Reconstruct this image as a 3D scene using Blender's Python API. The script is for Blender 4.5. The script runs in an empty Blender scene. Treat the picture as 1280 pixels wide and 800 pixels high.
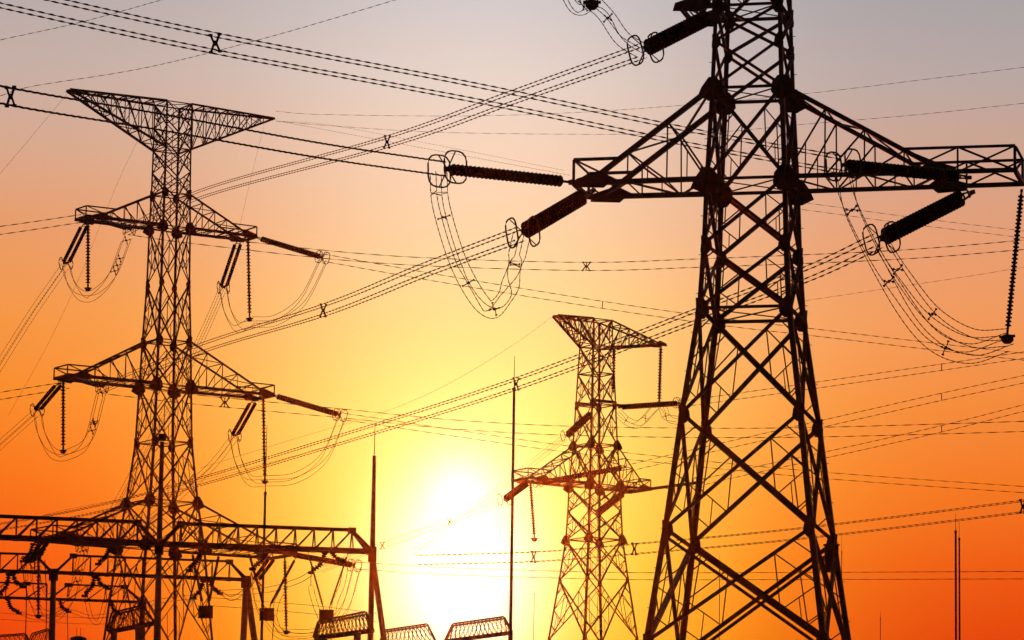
import bpy, math, random
from mathutils import Vector, Matrix
random.seed(7)
R = math.radians
scene = bpy.context.scene
COL = scene.collection

# ------------------------------------------------------------------ camera
F = 5000.0                       # focal length in pixels of the 1280 px wide photograph
CAM = Vector((0, 0, 1.6))
PITCH = math.atan(813 / F); ROLL = 0.015
cd = bpy.data.cameras.new('camera'); cam = bpy.data.objects.new('camera', cd); COL.objects.link(cam)
cd.sensor_width = 36; cd.lens = 36 * F / 1280; cd.clip_start = 0.5; cd.clip_end = 20000
CM = Matrix.Rotation(math.pi / 2 + PITCH, 4, 'X') @ Matrix.Rotation(ROLL, 4, 'Z')
cam.matrix_world = Matrix.Translation(CAM) @ CM
scene.camera = cam
CR = CM.to_3x3()

def W(px, py, Y):
    d = CR @ Vector(((px - 640) / F, (400 - py) / F, -1))
    return CAM + d * (Y / d.y)
def proj(p):
    c = CR.transposed() @ (Vector(p) - CAM)
    return 640 + F * c.x / -c.z, 400 - F * c.y / -c.z

# ------------------------------------------------------------------ sky
sund = (W(574, 668, 1000) - CAM).normalized()
sun_az = math.atan2(sund.x, sund.y); sun_el = math.asin(sund.z)
wd = bpy.data.worlds.new('World'); scene.world = wd; wd.use_nodes = True
nt = wd.node_tree; N = nt.nodes; L = nt.links
for n in list(N): N.remove(n)
def nd(t, **k):
    n = N.new(t)
    for a, b in k.items(): setattr(n, a, b)
    return n
def mth(op, a, b=None, c=None):
    n = nd('ShaderNodeMath', operation=op)
    for i, v in enumerate((a, b, c)):
        if v is None: continue
        if isinstance(v, (int, float)): n.inputs[i].default_value = v
        else: L.new(v, n.inputs[i])
    return n.outputs[0]
def lin(c): return tuple(((v / 255) / 12.92 if v / 255 <= .04045 else ((v / 255 + .055) / 1.055) ** 2.4) for v in c) + (1,)
tc = nd('ShaderNodeTexCoord'); sp = nd('ShaderNodeSeparateXYZ'); L.new(tc.outputs['Generated'], sp.inputs[0])
el = mth('ARCSINE', sp.outputs[2]); az = mth('ARCTAN2', sp.outputs[0], sp.outputs[1])
E0, E1 = R(0.0), R(16.0)
def elev(py): d = (W(600, py, 1000) - CAM).normalized(); return math.asin(d.z)
def ramp(stops):
    r = nd('ShaderNodeValToRGB'); cr = r.color_ramp
    t = mth('DIVIDE', mth('SUBTRACT', el, E0), E1 - E0); L.new(t, r.inputs[0])
    st = sorted(((elev(py) - E0) / (E1 - E0), lin(c)) for py, c in stops)
    cr.elements[0].position, cr.elements[0].color = st[0]
    cr.elements[1].position, cr.elements[1].color = st[-1]
    for p, c in st[1:-1]: cr.elements.new(p).color = c
    return r.outputs[0]
edgeL = ramp([(-200, (150,146,152)), (0, (180,170,168)), (100, (196,173,164)), (200, (213,166,138)), (300, (229,153,102)), (400, (240,148,68)),
              (500, (244,136,38)), (600, (243,112,20)), (700, (240,84,6)), (800, (232,56,0)), (1000, (196,34,0)), (1190, (130,20,0))])
edgeR = ramp([(-200, (140,138,143)), (0, (168,162,164)), (100, (184,166,162)), (200, (206,160,138)), (300, (228,155,112)), (400, (238,150,88)),
              (500, (240,136,56)), (600, (240,116,30)), (700, (234,86,10)), (800, (224,58,0)), (1000, (190,34,0)), (1190, (125,20,0))])
cen = ramp([(-200, (178,176,182)), (0, (210,202,202)), (100, (230,212,200)), (200, (245,212,184)), (300, (249,213,164)), (400, (253,222,140)),
            (500, (255,232,120)), (600, (255,232,84)), (700, (255,226,50)), (800, (254,212,24)), (1000, (240,120,0)), (1190, (190,50,0))])
u = mth('SUBTRACT', az, math.atan2(W(600, 650, 1000).x, 1000))
def gauss(v, w): return mth('EXPONENT', mth('MULTIPLY', -1.0, mth('POWER', mth('ABSOLUTE', mth('DIVIDE', v, w)), 2.0)))
def mix(a, b, f, bl='MIX'):
    m = nd('ShaderNodeMixRGB', blend_type=bl)
    for i, v in zip((0, 1, 2), (f, a, b)):
        if isinstance(v, (int, float)): m.inputs[i].default_value = v
        elif isinstance(v, tuple): m.inputs[i].default_value = v
        else: L.new(v, m.inputs[i])
    return m.outputs[0]
side = nd('ShaderNodeMapRange'); L.new(u, side.inputs[0]); side.inputs[1].default_value = -0.03; side.inputs[2].default_value = 0.03
edge = mix(edgeL, edgeR, side.outputs[0])
sky = mix(edge, cen, gauss(u, 300 / F))
def blob(px, py, rx, ry, col, k, prev):
    d = (W(px, py, 1000) - CAM).normalized()
    a = mth('SUBTRACT', az, math.atan2(d.x, d.y)); e = mth('SUBTRACT', el, math.asin(d.z))
    g = mth('MULTIPLY', mth('MULTIPLY', gauss(a, rx / F), gauss(e, ry / F)), k)
    m = mix((0, 0, 0, 1), col, g)
    return mix(prev, m, 1.0, 'ADD')
sky = blob(576, 722, 88, 116, (1, .97, .92, 1), 1.35, sky)
sky = blob(574, 612, 42, 44, (1, .95, .8, 1), .5, sky)
sky = blob(582, 660, 185, 175, (.85, .75, .42, 1), .36, sky)
# away from the sun the evening sky is dim
dp = nd('ShaderNodeVectorMath', operation='DOT_PRODUCT'); L.new(tc.outputs['Generated'], dp.inputs[0]); dp.inputs[1].default_value = sund
fr = nd('ShaderNodeMapRange'); L.new(dp.outputs['Value'], fr.inputs[0])
fr.inputs[1].default_value = 0.4; fr.inputs[2].default_value = .955; fr.inputs[3].default_value = .035; fr.inputs[4].default_value = 1.0
sky = mix((0, 0, 0, 1), sky, fr.outputs[0])
ns = nd('ShaderNodeTexSky', sky_type='NISHITA'); ns.sun_disc = False; ns.sun_elevation = sun_el; ns.sun_rotation = sun_az
ns.dust_density = 3.0
b1 = nd('ShaderNodeBackground'); L.new(sky, b1.inputs[0]); b1.inputs[1].default_value = 1.0
b2 = nd('ShaderNodeBackground'); L.new(ns.outputs[0], b2.inputs[0]); b2.inputs[1].default_value = 0.0003
ad = nd('ShaderNodeAddShader'); L.new(b1.outputs[0], ad.inputs[0]); L.new(b2.outputs[0], ad.inputs[1])
wo = nd('ShaderNodeOutputWorld'); L.new(ad.outputs[0], wo.inputs[0])

# ------------------------------------------------------------------ sun, exposure
sl = bpy.data.lights.new('sun', 'SUN'); so = bpy.data.objects.new('sun', sl); COL.objects.link(so)
sl.energy = 1.4; sl.angle = R(0.5); sl.color = (1, .09, .005)
so.rotation_euler = (-sund).to_track_quat('-Z', 'Y').to_euler(); so.location = (0, 0, 120)
vs = scene.view_settings; vs.view_transform = 'Standard'; vs.look = 'None'; vs.gamma = 1; vs.exposure = 0; vs.use_curve_mapping = False
scene.cycles.max_bounces = 3; scene.cycles.volume_bounces = 0
scene.cycles.use_denoising = True

# ------------------------------------------------------------------ materials
def material(name, col, col2, scale, rough, metal, bump=0.0):
    m = bpy.data.materials.new(name); m.use_nodes = True
    t = m.node_tree; p = t.nodes['Principled BSDF']
    no = t.nodes.new('ShaderNodeTexNoise'); no.inputs['Scale'].default_value = scale; no.inputs['Detail'].default_value = 6
    tcn = t.nodes.new('ShaderNodeTexCoord'); t.links.new(tcn.outputs['Object'], no.inputs['Vector'])
    r = t.nodes.new('ShaderNodeValToRGB'); r.color_ramp.elements[0].position = .35; r.color_ramp.elements[1].position = .65
    r.color_ramp.elements[0].color = col + (1,); r.color_ramp.elements[1].color = col2 + (1,)
    t.links.new(no.outputs[0], r.inputs[0]); t.links.new(r.outputs[0], p.inputs['Base Color'])
    p.inputs['Roughness'].default_value = rough; p.inputs['Metallic'].default_value = metal
    if bump:
        b = t.nodes.new('ShaderNodeBump'); b.inputs['Strength'].default_value = bump
        t.links.new(no.outputs[0], b.inputs['Height']); t.links.new(b.outputs[0], p.inputs['Normal'])
    return m
M = dict(
    steel=material('galvanised_steel', (.10, .095, .09), (.17, .165, .16), 3, .6, .25),
    plate=material('steel_plate', (.09, .085, .08), (.15, .14, .135), 2, .65, .2),
    glaze=material('brown_porcelain', (.03, .016, .012), (.05, .025, .018), 6, .5, 0),
    wire=material('aluminium_wire', (.12, .115, .11), (.2, .19, .18), 8, .6, .3),
    conc=material('concrete', (.22, .21, .2), (.32, .31, .29), 4, .9, 0, .2),
    grass=material('grass_field', (.03, .05, .015), (.07, .08, .03), .15, .95, 0, .4),
    gravel=material('yard_gravel', (.14, .13, .12), (.24, .22, .2), 2.5, .95, 0, .4))

# ------------------------------------------------------------------ mesh helpers
class MB:
    def __init__(s): s.v = []; s.f = []
    def add(s, vs, fs):
        n = len(s.v); s.v += [Vector(x) for x in vs]; s.f += [tuple(i + n for i in f) for f in fs]
    def frame(s, p, q):
        d = (q - p).normalized(); up = Vector((0, 0, 1)) if abs(d.z) < .95 else Vector((0, 1, 0))
        a = d.cross(up).normalized(); return d, a, a.cross(d).normalized()
    def box(s, p, q, w, h=None):
        h = h or w; p = Vector(p); q = Vector(q)
        d, a, b = s.frame(p, q); a = a * w / 2; b = b * h / 2
        s.add([p-a-b, p+a-b, p+a+b, p-a+b, q-a-b, q+a-b, q+a+b, q-a+b],
              [(0,3,2,1), (4,5,6,7), (0,1,5,4), (1,2,6,5), (2,3,7,6), (3,0,4,7)])
    def angle(s, p, q, w, sa=1, sb=1, A=None, B=None):
        """rolled steel angle: L section with two flanges"""
        p = Vector(p); q = Vector(q); d, a, b = s.frame(p, q)
        if A is not None: a = (A - d * A.dot(d)).normalized(); b = d.cross(a); b = b if b.dot(B) > 0 else -b; sa = sb = 1
        t = w * .16
        prof = [(0,0), (w,0), (w,t), (t,t), (t,w), (0,w)]
        o = w * .35
        P = [[c + a * sa * (x - o) + b * sb * (y - o) for x, y in prof] for c in (p, q)]
        fs = [(i, (i+1) % 6, (i+1) % 6 + 6, i + 6) for i in range(6)] + [(5,4,3,2,1,0), (6,7,8,9,10,11)]
        s.add(P[0] + P[1], fs)
    def lathe(s, p, q, prof, n=10):
        p = Vector(p); q = Vector(q); d, a, b = s.frame(p, q); vs = []; fs = []
        for t, r in prof:
            for k in range(n):
                g = 2 * math.pi * k / n
                vs.append(p + d * t + (a * math.cos(g) + b * math.sin(g)) * r)
        m = len(prof)
        for i in range(m - 1):
            for k in range(n): fs.append((i*n+k, i*n+(k+1) % n, (i+1)*n+(k+1) % n, (i+1)*n+k))
        fs += [tuple(range(n))[::-1], tuple((m-1)*n + k for k in range(n))]
        s.add(vs, fs)
    def cyl(s, p, q, r0, r1=None, n=10):
        s.lathe(p, q, [(0, r0), ((Vector(q) - Vector(p)).length, r0 if r1 is None else r1)], n)
    def tube(s, pts, r, n=6, closed=False, ratio=1.0, turn=0.0):
        """tube along a path; ratio<1 and turn>0 give a flat-twisted (stranded) lay"""
        m = len(pts); vs = []; fs = []; dist = 0; ph = random.random() * 6
        for i, p in enumerate(pts):
            a0 = pts[i-1] if (i or closed) else p; a1 = pts[(i+1) % m] if (i < m-1 or closed) else p
            d = (a1 - a0).normalized(); up = Vector((0, 0, 1)) if abs(d.z) < .97 else Vector((0, 1, 0))
            a = d.cross(up).normalized(); b = a.cross(d)
            if i: dist += (p - pts[i-1]).length
            th = ph + (dist / turn * math.pi if turn else 0); ct, st = math.cos(th), math.sin(th)
            for k in range(n):
                g = 2 * math.pi * k / n; x = math.cos(g) * r; y = math.sin(g) * r * ratio
                vs.append(p + a * (x * ct - y * st) + b * (x * st + y * ct))
        for i in range(m if closed else m - 1):
            j = (i + 1) % m
            for k in range(n): fs.append((i*n+k, i*n+(k+1) % n, j*n+(k+1) % n, j*n+k))
        if not closed: fs += [tuple(range(n))[::-1], tuple((m-1)*n + k for k in range(n))]
        s.add(vs, fs)
    def plate(s, pts, nrm, t):
        nrm = nrm.normalized() * t / 2; n = len(pts); pts = [Vector(p) for p in pts]
        s.add([p - nrm for p in pts] + [p + nrm for p in pts],
              [tuple(range(n))[::-1], tuple(range(n, 2*n))] + [(i, (i+1) % n, (i+1) % n + n, i + n) for i in range(n)])
def root_of(o):
    while o.parent: o = o.parent
    return o
def obj(name, mb, mat, parent=None, smooth=False, loc=None):
    base = root_of(parent).location if parent else Vector(loc or (0, 0, 0))
    me = bpy.data.meshes.new(name); me.from_pydata([v - base for v in mb.v], [], mb.f); me.update()
    if smooth: me.shade_smooth()
    me.materials.append(M[mat]); o = bpy.data.objects.new(name, me); COL.objects.link(o)
    if parent: o.parent = parent
    else: o.location = base
    return o
def thing(name, label, cat, loc, group=None):
    o = bpy.data.objects.new(name, None); COL.objects.link(o); o.location = loc; o.empty_display_size = .5
    return tag(o, label, cat, group)
def tag(o, label, cat, group=None):
    o['label'] = label; o['category'] = cat
    if group: o['group'] = group
    return o

# ------------------------------------------------------------------ ground
g = MB(); g.add([(-9000, -9000, 0), (9000, -9000, 0), (9000, 9000, 0), (-9000, 9000, 0)], [(0, 1, 2, 3)])
obj('ground', g, 'grass')['kind'] = 'structure'
g = MB(); g.add([(-75, 150, .004), (15, 150, .004), (15, 420, .004), (-75, 420, .004)], [(0, 1, 2, 3)])
obj('yard_ground', g, 'gravel')['kind'] = 'structure'

# ------------------------------------------------------------------ haze
HAZE_SIG, HAZE_G = 0.000016, 0.965
hm = MB(); x0, x1, y0, y1, z0, z1 = -260, 260, -20, 640, -1.0, 95
hm.add([(x0,y0,z0),(x1,y0,z0),(x1,y1,z0),(x0,y1,z0),(x0,y0,z1),(x1,y0,z1),(x1,y1,z1),(x0,y1,z1)], [(0,3,2,1),(4,5,6,7),(0,1,5,4),(1,2,6,5),(2,3,7,6),(3,0,4,7)])
# evening air: one closed box round camera and scene
hmat = bpy.data.materials.new('evening_haze'); hmat.use_nodes = True; t_ = hmat.node_tree
t_.nodes.remove(t_.nodes['Principled BSDF']); pv = t_.nodes.new('ShaderNodeVolumePrincipled')
pv.inputs['Color'].default_value = (.95, .85, .8, 1); pv.inputs['Density'].default_value = HAZE_SIG; pv.inputs['Anisotropy'].default_value = HAZE_G
t_.links.new(pv.outputs[0], t_.nodes['Material Output'].inputs['Volume']); M['haze'] = hmat
hz = obj('haze', hm, 'haze'); hz['kind'] = 'stuff'; hz.display_type = 'BOUNDS'

# ------------------------------------------------------------------ lattice towers
class Tower:
    def __init__(s, name, label, Z, axpx, axpy, ang, levels, k):
        p = W(axpx, axpy, Z); s.x, s.y = p.x, p.y; s.Z = Z; s.k = k; s.pk = 1.0 if k > .8 else .8
        s.A = Vector((math.cos(ang), math.sin(ang), 0)); s.B = Vector((-math.sin(ang), math.cos(ang), 0))
        s.root = thing(name, label, 'pylon', (s.x, s.y, 0), 'lattice pylons')
        s.lv = []
        for l in levels:
            z = 0.0 if l[0] is None else s.zat(l[0])
            s.lv.append((z, l[1] / F * Z) + tuple(l[2:]))
    def zat(s, py):
        lo, hi = 0., 200.
        for _ in range(50):
            m = (lo + hi) / 2
            if proj((s.x, s.y, m))[1] > py: lo = m
            else: hi = m
        return lo
    def side(s, z):
        L_ = s.lv
        for i in range(len(L_) - 1):
            z0, z1 = L_[i][0], L_[i+1][0]
            if z0 >= z >= z1: return L_[i+1][1] + (L_[i][1] - L_[i+1][1]) * (z - z1) / (z0 - z1)
        return L_[0][1]
    def P(s, a, b, z): return Vector((s.x, s.y, z)) + s.A * a + s.B * b
    def C(s, i, z):
        h = s.side(z) / 2; sa, sb = ((-1, -1), (1, -1), (1, 1), (-1, 1))[i]
        return s.P(sa * h, sb * h, z)
    def solve(s, px, b, z):
        lo, hi = -40., 40.
        for _ in range(50):
            m = (lo + hi) / 2
            if proj(s.P(m, b, z))[0] < px: lo = m
            else: hi = m
        return lo
    def body(s, wl, wd_, wr, gus=1.0, dbl=()):
        k = s.k; s.zmin = s.zat(830)
        for i in range(4):
            mb = MB()
            sa, sb = ((-1, -1), (1, -1), (1, 1), (-1, 1))[i]
            for j in range(len(s.lv) - 1):
                z0, z1 = s.lv[j][0], s.lv[j+1][0]
                w = wl[0] + (wl[1] - wl[0]) * min(1, j / (len(s.lv) - 3))
                mb.angle(s.C(i, z1), s.C(i, z0 + (.05 if j else 0)), w, A=s.A * -sa, B=s.B * -sb)
            # step bolts all the way up the leg
            if k > .8:
                z = 3.0
                while z < s.lv[0][0] - .3:
                    c = s.C(i, z); mb.cyl(c, c + (s.A * sa if int(z / .8) % 2 else s.B * sb) * wl[1] * .7, .014, n=5); z += .8
            leg = obj('leg', mb, 'steel', s.root)
            f = MB(); c = s.C(i, 0); f.cyl((c.x, c.y, -.3), (c.x, c.y, .35), .8 * k + .3, .6 * k + .25, 12)
            obj('footing', f, 'conc', leg)
        for i in range(4):
            n = s.A if i in (1, 3) else s.B
            for j in range(len(s.lv) - 1):
                z0, z1 = s.lv[j][0], s.lv[j+1][0]; a, b = i, (i + 1) % 4
                TL, TR, BL, BR = s.C(a, z0), s.C(b, z0), s.C(a, z1), s.C(b, z1)
                off = n * (.03 * k)
                big = s.lv[j+1][1] > s.lv[4][1] * 1.1
                wdg = wd_ * (1.1 if big else .9)
                mb = MB(); mb.angle(BL + off, TR + off, wdg)
                obj('diagonal_brace', mb, 'steel', s.root)
                mb = MB(); mb.angle(BR - off, TL - off, wdg, -1, 1)
                if j in dbl: mb.angle(BR - off - Vector((0, 0, .3)), TL - off - Vector((0, 0, .3)), wdg * .8, -1, 1)
                obj('diagonal_brace', mb, 'steel', s.root)
                # crossing point
                wt, wb = (TR - TL).length, (BR - BL).length; t = wb / (wt + wb); c = BL + (TR - BL) * t
                for T_, B_ in ((TL, BL), (TR, BR)):
                    if z0 < s.zmin: break
                    mb = MB()
                    Pm = (c + T_) / 2; Q = (c + B_) / 2; Rm = (T_ + B_) / 2
                    if (z0 - z1) > 3.2 * k * .75 or s.k < .8:
                        mb.angle(Pm, Rm, wr); mb.angle(Q, Rm, wr); mb.angle(Pm, Q, wr)
                        if big:
                            mb.angle((Pm + T_) / 2, (Rm + T_) / 2, wr); mb.angle((Q + B_) / 2, (Rm + B_) / 2, wr)
                            mb.angle((Q + B_) / 2, (Rm + Q) / 2, wr * .8)
                    if mb.v: obj('secondary_bracing', mb, 'steel', s.root)
                if s.lv[j][2]:
                    mb = MB(); mb.angle(TL, TR, wd_ * .9); obj('horizontal_strut', mb, 'steel', s.root)
                    if s.lv[j][2] > 1:
                        m_ = (TL + TR) / 2; mb = MB(); mb.angle(m_, c, wr * .9)
                        mb.angle(m_ - Vector((0, 0, .0)), (TL + c) / 2, wr * .8); obj('hanger', mb, 'steel', s.root)
            for j in range(len(s.lv) - 1):
                gs = s.lv[j][3] * gus
                if not gs: continue
                c = s.C(i, s.lv[j][0]); sa, sb = ((-1, -1), (1, -1), (1, 1), (-1, 1))[i]
                mb = MB(); t = .03
                for n2, dr, sg in ((s.B, s.A, -sa), (s.A, s.B, -sb)):
                    w = gs * .5; o = c + n2 * (sb if n2 is s.B else sa) * .012
                    fl = 1.2 if gs > .93 else .35     # plates that also carry an arm flare outwards
                    pts = [o + dr*sg*w*x_ + Vector((0, 0, w*z_)) for x_, z_ in
                           ((-fl, -.62), (-.3, -1.05), (.5, -1.0), (.95, -.45), (.85, .35), (.4, .9), (-.3, .95), (-fl * .75, .1))]
                    mb.plate(pts, n2, t)
                obj('gusset_plate', mb, 'plate', s.root)
        # plan bracing at the strong levels
        for l in s.lv:
            if l[2]:
                mb = MB(); mb.angle(s.C(0, l[0]), s.C(2, l[0]), wr); mb.angle(s.C(1, l[0]), s.C(3, l[0]), wr)
                obj('plan_bracing', mb, 'steel', s.root)
    def arm(s, sd, z_lo, z_up, px_tip, px_knee, boxh, wc, wu, wr, n=4, tb=.75, z_tip=None):
        """cross arm: two level lower chords, two sloping upper chords, box shaped tip"""
        h = s.side(z_lo) / 2; hu = s.side(z_up) / 2; zt = z_lo if z_tip is None else z_tip
        aT = s.solve(px_tip, 0, zt); aK = s.solve(px_knee, 0, zt)
        def bw(a): t = min(1, max(0, (abs(a) - h) / (abs(aT) - h))); return h * (1 - t + tb * t)
        def zl(a): t = min(1, max(0, (abs(a) - h) / (abs(aT) - h))); return z_lo + (zt - z_lo) * t
        def lo(a, sb): return s.P(a, sb * bw(a), zl(a))
        def up(a, sb):
            t = (abs(a) - hu) / (abs(aK) - hu); e = lo(aK, sb); c = s.P(sd * hu, sb * hu, z_up); return c + (e - c) * t
        mb = MB()
        for sb in (-1, 1): mb.angle(s.P(sd * h, sb * h, z_lo), lo(aT, sb), wc)
        mb.box(lo(aT, -1), lo(aT, 1), wc * .8)
        part = obj('cross_arm', mb, 'steel', s.root)
        for sb in (-1, 1):
            m = MB(); m.angle(up(sd * hu, sb), up(aK, sb), wu); obj('upper_chord', m, 'steel', part)
        fr_ = [h + (abs(aK) - h) * i / n for i in range(n + 1)]
        for sb in (-1, 1):
            m = MB()
            for i in range(n):
                a0, a1 = sd * fr_[i], sd * fr_[i+1]
                if i < n: m.angle(lo(a0, sb), up(a1, sb) if i < n - 1 else lo(a1, sb), wr)
                if i: m.angle(lo(a0, sb), up(a0, sb), wr * .8)
                mid = sd * (fr_[i] + fr_[i+1]) / 2
                if i < n - 1: m.angle((lo(a0, sb) + up(a1, sb)) / 2, lo(mid, sb), wr * .6)
            obj('side_bracing', m, 'steel', part)
        m = MB()
        for i in range(n):
            a0, a1 = sd * fr_[i], sd * fr_[i+1]; q = 1 if i % 2 else -1
            m.angle(lo(a0, q), lo(a1, -q), wr); m.angle(lo(a1, -1), lo(a1, 1), wr)
            if i < n - 1: m.angle(up(a0, q) if i else up(sd * hu, q), up(a1, -q), wr); m.angle(up(a1, -1), up(a1, 1), wr)
        obj('plan_bracing', m, 'steel', part)
        if boxh:
            m = MB(); Z_ = Vector((0, 0, boxh))
            zu = s.P(0, 0, z_up).z; t = 1 - boxh / (z_up - z_lo); aB = sd * (hu + (abs(aK) - hu) * t)
            for sb in (-1, 1):
                m = MB(); m.angle(up(aB, sb), lo(aT, sb) + Z_, wr * 1.5); m.angle(lo(aT, sb), lo(aT, sb) + Z_, wr * 1.5)
                seg = max(1, round(abs(aT - aB) / 2.2))
                for i in range(seg):
                    a0 = aB + (aT - aB) * i / seg; a1 = aB + (aT - aB) * (i + 1) / seg
                    m.angle(lo(a0, sb), lo(a1, sb) + Z_, wr)
                    if i: m.angle(lo(a0, sb), lo(a0, sb) + Z_, wr)
                    if abs(aT) > abs(aK) * 1.15: m.angle(lo(a1, sb), lo(a0, sb) + Z_, wr)
                obj('end_frame', m, 'steel', part)
            m = MB(); m.angle(lo(aT, -1) + Z_, lo(aT, 1) + Z_, wr * 1.5); m.angle(lo(aT, -1), lo(aT, 1) + Z_, wr)
            obj('end_strut', m, 'steel', part)
        # attachment plates at the knee
        w = wc * 2.2 * s.pk
        for sb in (-1, 1):
            m = MB(); c = lo(aK, sb) + s.B * sb * wc * .7
            q = 1.0
            m.plate([c + s.A*sd*w*1.3 + Vector((0,0,-w*.35)), c + s.A*sd*w*1.1 + Vector((0,0,w*.4)), c - s.A*sd*w*1.2 + Vector((0,0,w*1.1)),
                     c - s.A*sd*w*2.4 + Vector((0,0,w*.25)), c - s.A*sd*w*1.5 + Vector((0,0,-w*.5))], s.B, wc * .3)
            obj('attachment_plate', m, 'plate', part)
        return part
    def toparm(s, sd, z_top, z_bot, px_tip, wc, wr, n=6, tb=.25):
        """top arm: level upper chords, lower chords rising to the tip"""
        h = s.side(z_bot) / 2; hu = s.side(z_top) / 2; aT = s.solve(px_tip, 0, z_top)
        def up(a, sb): t = (abs(a) - hu) / (abs(aT) - hu); return s.P(a, sb * hu * (1 - t + tb * t), z_top)
        def lo(a, sb): t = (abs(a) - h) / (abs(aT) - h); return s.P(a, sb * (h * (1 - t) + hu * tb * t), z_bot + (z_top - z_bot) * t)
        mb = MB()
        for sb in (-1, 1): mb.angle(up(sd * hu, sb), up(aT, sb), wc)
        part = obj('top_arm', mb, 'steel', s.root)
        for sb in (-1, 1):
            m = MB(); m.angle(lo(sd * h, sb), lo(aT * .995, sb), wc); obj('lower_chord', m, 'steel', part)
        f = [h + (abs(aT) - h) * i / n for i in range(n + 1)]
        for sb in (-1, 1):
            m = MB()
            for i in range(n - 1):
                m.angle(lo(sd*f[i], sb), up(sd*f[i+1], sb), wr); m.angle(lo(sd*f[i+1], sb), up(sd*f[i+1], sb), wr)
                m.angle(up(sd*f[i], sb), lo(sd*f[i+1], sb), wr * .7)
            obj('side_bracing', m, 'steel', part)
        m = MB()
        for i in range(n):
            q = 1 if i % 2 else -1
            m.angle(up(sd*f[i], q), up(sd*f[i+1], -q), wr); m.angle(up(sd*f[i+1], -1), up(sd*f[i+1], 1), wr)
            m.angle(lo(sd*f[i], q), lo(sd*f[i+1]*(.999), -q), wr)
            if i: m.angle(lo(sd*f[i], -1), lo(sd*f[i], 1), wr); m.angle(up(sd*f[i], 1), up(sd*f[i], -1), wr)
        obj('plan_bracing', m, 'steel', part)
        return part

# --- the near pylon
MT = Tower('lattice_pylon', 'largest and nearest steel lattice pylon, black against the sky at the right', 160, 940, 393, -R(13.4),
    [(-215, 74, 1, .7), (-130, 78, 0, .5), (-60, 80, 1, .8), (15, 83, 1, .75), (59, 86, 0, .6), (118, 90, 1, .98), (232, 101, 1, 1.08), (313, 106, 0, .75), (393, 115, 1, .9),
     (526, 151, 0, .75), (670, 184, 0, .75), (812, 222, 0, .75), (1010, 272, 1, .9), (None, 338, 0, 0)], 1.0)
MT.body((.13, .25), .14, .05, 1.0, dbl=(10,))
zl, zu = MT.zat(232), MT.zat(118)
MT.arm(-1, zl, zu, 727, 745, 1.0, .2, .2, .08, 3, .9)
MT.arm(1, zl, zu, 1274, 1186, 1.0, .2, .2, .08, 4, .9)
MT.arm(-1, MT.zat(15), MT.zat(-60), 858, 866, 0, .2, .2, .08, 2, .9)
MT.arm(1, MT.zat(-60), MT.zat(-130), 1180, 1160, .8, .2, .2, .08, 4, .9)
# equipment box on the right leg
c = MT.C(2, MT.zat(690)); mb = MB()
mb.box(c + Vector((-.25, -.3, -.55)), c + Vector((-.25, -.3, .5)), .55, .35)
bx = obj('junction_box', mb, 'plate', MT.root)
m = MB(); m.box(c + Vector((-.25, -.25, .53)), c + Vector((-.25, -.25, .56)), .65, .5)
obj('box_lid', m, 'plate', bx)

# --- the left pylon
LT = Tower('lattice_pylon', 'steel lattice pylon at the left with a flat top arm', 320, 208, 430, R(31.5),
    [(131, 35, 1, .0), (160, 35.2, 0, .0), (188, 35.5, 1, .35), (216, 36, 0, 0), (244, 36.5, 1, .95), (286, 38.5, 1, 1.15), (356, 40, 0, .75), (428, 45.4, 1, 1.05), (484, 48.6, 1, 1.35), (554, 52.5, 1, 1.0),
     (629, 67, 1, 1.2), (684, 81, 1, 1.4), (810, 102, 0, .9), (950, 128, 0, .9), (1090, 154, 1, .9), (None, 178, 0, 0)], .75)
LT.body((.12, .21), .10, .055, .87)
LT.toparm(-1, LT.zat(131), LT.zat(188), 85, .17, .075, 7, .3)
LT.toparm(1, LT.zat(131), LT.zat(188), 343, .17, .075, 7, .12)
for lo_, up_, pl, pr in ((286, 244, 101, 314), (484, 428, 76, 334), (684, 629, 52, 356)):
    LT.arm(-1, LT.zat(lo_), LT.zat(up_), pl, pl + 14, .85, .24, .17, .065, 5, .8)
    LT.arm(1, LT.zat(lo_), LT.zat(up_), pr, pr - 8, .85, .24, .17, .065, 5, .8)

# --- the middle pylon
CT = Tower('lattice_pylon', 'smallest and farthest steel lattice pylon, just right of the sun glow', 390, 744, 560, R(33),
    [(401, 28, 1, 0), (434, 30, 1, .7), (468, 33, 1, .4), (507, 36, 1, 1.0), (557, 40, 1, 1.3), (608, 46.5, 1, 1.5), (640, 48, 0, .8), (675, 51, 1, 1.3),
     (725, 62, 0, .8), (800, 80, 0, .8), (900, 103, 0, .8), (1040, 133, 1, .8), (None, 168, 0, 0)], .75)
CT.body((.14, .22), .115, .06, .8)
CT.toparm(-1, CT.zat(401), CT.zat(434), 694, .18, .09, 5, .4)
CT.arm(1, CT.zat(434), CT.zat(401), 827, 825, 0, .2, .17, .09, 6, .35, CT.zat(422))
CT.arm(-1, CT.zat(608), CT.zat(557), 650, 664, .95, .24, .15, .075, 5, .8)
CT.arm(1, CT.zat(608), CT.zat(557), 803, 797, .95, .24, .15, .075, 4, .8)
m = MB(); zz = CT.zat(507); h = CT.side(zz) / 2
m.angle(CT.P(-h * 1.0, -h, zz + .25), CT.P(h * 1.0, -h, zz + .25), .3); m.angle(CT.P(-h, h, zz + .25), CT.P(h, h, zz + .25), .3)
m.angle(CT.P(h, -h, zz), CT.P(h, -h, zz) + CT.A * .9, .3)
obj('string_beam', m, 'steel', CT.root)

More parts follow.
